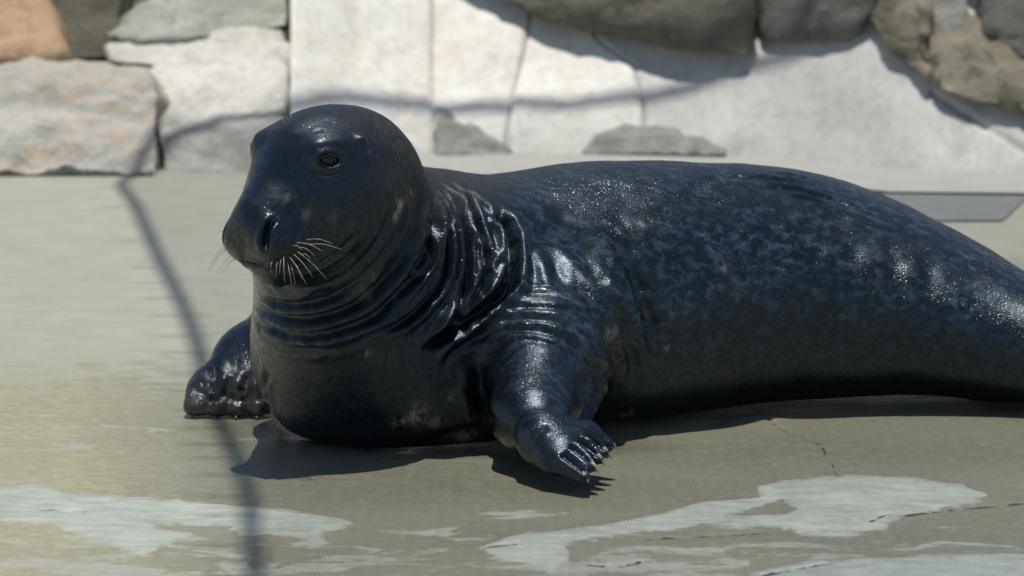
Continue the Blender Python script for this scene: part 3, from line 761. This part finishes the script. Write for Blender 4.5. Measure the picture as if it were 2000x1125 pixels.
# eyes with lids
m_eye = mat_simple('glossy_eye', (0.003,0.006,0.012), 0.05, (0.006,0.011,0.02), 200)
m_lid = mat_simple('wet_black_lid', (0.006,0.008,0.011), 0.14, (0.012,0.015,0.02), 300, 0.0006)
def uvs(c, r, ax, n=20, m=12):
    V = []; F = []
    for i in range(m+1):
        th = math.pi*i/m
        for j in range(n):
            ph = 2*math.pi*j/n
            V.append(c+ax[0]*(r[0]*math.sin(th)*math.cos(ph))+ax[1]*(r[1]*math.sin(th)*math.sin(ph))+ax[2]*(r[2]*math.cos(th)))
    for i in range(m):
        for j in range(n):
            F.append((i*n+j, i*n+(j+1) % n, (i+1)*n+(j+1) % n, (i+1)*n+j))
    return V, F
lid_attrs = lambda n: {'dry': [0]*n, 'pale': [0]*n, 'spot_sheen': [0]*n, 'tan': [0]*n, 'face': [1]*n}
for e in eyes:
    n_ = Vector(bvh.find_nearest(e)[1]); t1 = HU.cross(n_).normalized(); t2 = n_.cross(t1)
    V, F = uvs(e-n_*0.0195, (0.0205, 0.0205, 0.0200), (t1, t2, n_), 28, 18)
    mesh_obj('eye', V, F, m_eye, seal)
    ring = []
    for k in range(33):
        th = 2*math.pi*k/32; x = math.cos(th); y = math.sin(th)
        ring.append(e + t1*(0.0172*x) + t2*((0.0080 if y > 0 else 0.0100)*y*(1-0.2*x*x)) + n_*(0.0006-0.0035*x*x))
    V, F = tube(ring, [0.0021+0.0011*max(0, math.sin(2*math.pi*k/32)) for k in range(33)], 8, False)
    mesh_obj('eyelid', V, F, m_lid, seal)

# claws
m_claw = mat_simple('dark_horn_claw', (0.05,0.045,0.038), 0.3, (0.13,0.115,0.09), 90)
m_clawp = mat_simple('pale_horn_claw', (0.22,0.20,0.15), 0.32, (0.36,0.33,0.26), 90)
for kn, tp, mm, r in ((NT_KN, NT_TIP, m_clawp, .0044), (FT_KN, FT_TIP, m_claw, .0042)):
    for a, b in zip(kn, tp):
        A_, B_ = P(*a), P(*b); d = (B_-A_).normalized()
        q = [B_-d*0.006+Vector((0,0,0.005)), B_+d*0.002+Vector((0,0,0.004)), B_+d*0.007+Vector((0,0,0.001)), B_+d*0.011+Vector((0,0,-0.003))]
        if mm is m_claw: q = [B_-d*0.004+Vector((0,-.004,0.006)), B_+d*0.010+Vector((0,-.006,0.001)), B_+d*0.017+Vector((0,-.006,-0.006)), B_+d*0.020+Vector((0,-.006,-0.013))]
        q = [Vector((p.x, p.y, max(p.z, 0.003))) for p in q]
        V, F = tube(catmull(q, 3), list(np.linspace(r, 0.0008, 10)), 7)
        mesh_obj('claw', V, F, mm, seal)
# whiskers
m_wh = mat_simple('pale_whisker', (0.50,0.46,0.34), 0.35, (0.62,0.58,0.46), 60)
WH = [((577,474),(631,491)), ((596,469),(650,476)), ((600,478),(667,487)), ((570,481),(590,489)), ((578,490),(638,545)), ((587,497),(607,506)), ((571,495),(611,541)), ((563,499),(599,556)),
      ((554,498),(556,553)), ((561,510),(570,558)), ((567,514),(577,556)), ((543,508),(539,540)), ((575,512),(590,547)), ((550,505),(546,534)), ((583,483),(615,500)), ((533,508),(528,533))]
def whisker(A_, E_, r, sag=0.006):
    mid = (A_+E_)/2+Vector((0,-0.012, sag)); V, F = tube(catmull([A_, mid, E_], 5), list(np.linspace(r, r*0.35, 11)), 5)
    mesh_obj('whisker', V, F, m_wh, seal)
for a, b in WH:
    A_ = surf(*a)
    if A_ is None: continue
    L = math.hypot(b[0]-a[0], b[1]-a[1])/1200.0
    whisker(A_+Vector((0,.003,0)), P(b[0], b[1], A_.y-0.018-0.35*L), 0.0006)
    if L > 0.03:
        M_ = Vector(mirror_head([A_])[0]); E_ = P(b[0], b[1], A_.y-0.018-0.35*L); q_ = E_-HL*(2*(E_-HC).dot(HL)); whisker(M_, q_, 0.00055)
for a, b in (((566,243),(556,212)), ((574,238),(567,222)), ((560,246),(551,232))):
    A_ = surf(*a)
    if A_ is not None: whisker(A_, P(b[0], b[1], A_.y-0.02), 0.0006, 0.002)

# ------------------------------------------------------------------ shade net strung overhead (it throws the rope shadow and the broken shade)
ZN = 4.6
def up_to_net(p): return p + SUN*((ZN-p.z)/SUN.z)
left_px = [(503,1160),(500,1124),(490,1030),(484,963),(468,905),(450,865),(428,820),(408,760),(393,702),(380,655),(358,597),(336,551),(310,500),(266,402),(241,352)]
left = [up_to_net(G(u, v)) for u, v in left_px]
left = [Vector((0.95, 2.6, ZN)), Vector((0.0, 4.6, ZN))] + left
backp = [up_to_net(SL(u, v)) for u, v in [(560,207),(640,200),(700,198),(800,206),(900,208),(1000,207),(1100,204),(1180,198),(1250,188),(1300,178),(1350,165),(1400,149),(1450,130),(1500,114),(1540,104)]]
corner = up_to_net(P(330, 222, 10.82))
backp = [corner] + backp + [Vector((x, y, ZN)) for x, y in ((0.68,11.0),(0.76,11.04),(0.9,11.13),(1.2,11.3),(1.8,11.65))]
farR = [Vector((2.6, 12.0, ZN)), Vector((3.2, 12.0, ZN)), Vector((3.2, 2.6, ZN))]
net = empty('shade_net', (1.2, 7, 0), label='knotted shade net strung on ropes above the seal', cat='net')
m_rope = mat_simple('grey_rope', (0.12,0.125,0.12), 0.9); m_net = mat_simple('net_twine', (0.05,0.055,0.05), 0.9); m_post = mat_simple('galvanised_post', (0.30,0.31,0.31), 0.5)
lc = [Vector(p) for p in catmull(left+[corner], 6)]; bc = [Vector(p) for p in catmull(backp+[farR[0]], 6)]
V, F = tube(lc, [0.0155]*len(lc), 8); mesh_obj('rope', V, F, m_rope, net)
V, F = tube(bc, [0.016]*len(bc), 8); mesh_obj('rope', V, F, m_rope, net)
V, F = tube([farR[0], farR[1], farR[2], Vector((0.95,2.6,ZN))], [0.015]*4, 8); mesh_obj('rope', V, F, m_rope, net)
poly = [(p.x, p.y) for p in lc] + [(p.x, p.y) for p in bc[1:]] + [(p.x, p.y) for p in farR[1:]]
def scan(axis, val):
    xs = []; n = len(poly)
    for i in range(n):
        a, b = poly[i], poly[(i+1) % n]
        if (a[axis] > val) != (b[axis] > val):
            t = (val-a[axis])/(b[axis]-a[axis]); xs.append(a[1-axis]+t*(b[1-axis]-a[1-axis]))
    xs.sort(); return list(zip(xs[::2], xs[1::2]))
V = []; F = []; PT, TH = 0.022, 0.00125
def thread(a, b, perp, z):
    k = len(V)
    for e in (a, b):
        for s1, s2 in ((-1,-1),(1,-1),(1,1),(-1,1)): V.append((e[0]+perp[0]*s1*TH, e[1]+perp[1]*s1*TH, z+s2*TH))
    for i in range(4): F.append((k+i, k+(i+1) % 4, k+4+(i+1) % 4, k+4+i))
y = 2.7
while y < 12.4:
    for a, b in scan(1, y): thread((a, y), (b, y), (0, 1), ZN)
    y += PT
x = -1.4
while x < 3.2:
    for a, b in scan(0, x): thread((x, a), (x, b), (1, 0), ZN+0.002)
    x += PT
mesh_obj('netting', V, F, m_net, net, smooth=False, kind='stuff')
for i in range(10, len(lc)-4, 4):
    p = lc[i]; V, F = tube([p+Vector((-0.075, 0.004, 0)), p+Vector((0.02, 0, 0.004))], [0.004, 0.004], 6); mesh_obj('lashing', V, F, m_rope, net)
V, F = tube([corner, Vector((-5.0, 11.0, ZN))], [0.003]*2, 6); mesh_obj('guy_line', V, F, m_rope, net)
for px_, py_ in ((0.95, 2.6), (3.2, 2.6), (3.2, 12.0), (-5.0, 11.0)):
    pts = [Vector((px_, py_, -0.02)), Vector((px_, py_, ZN+0.06))]
    V, F = tube(pts, [0.03]*len(pts), 12); mesh_obj('post', V, F, m_post, net)
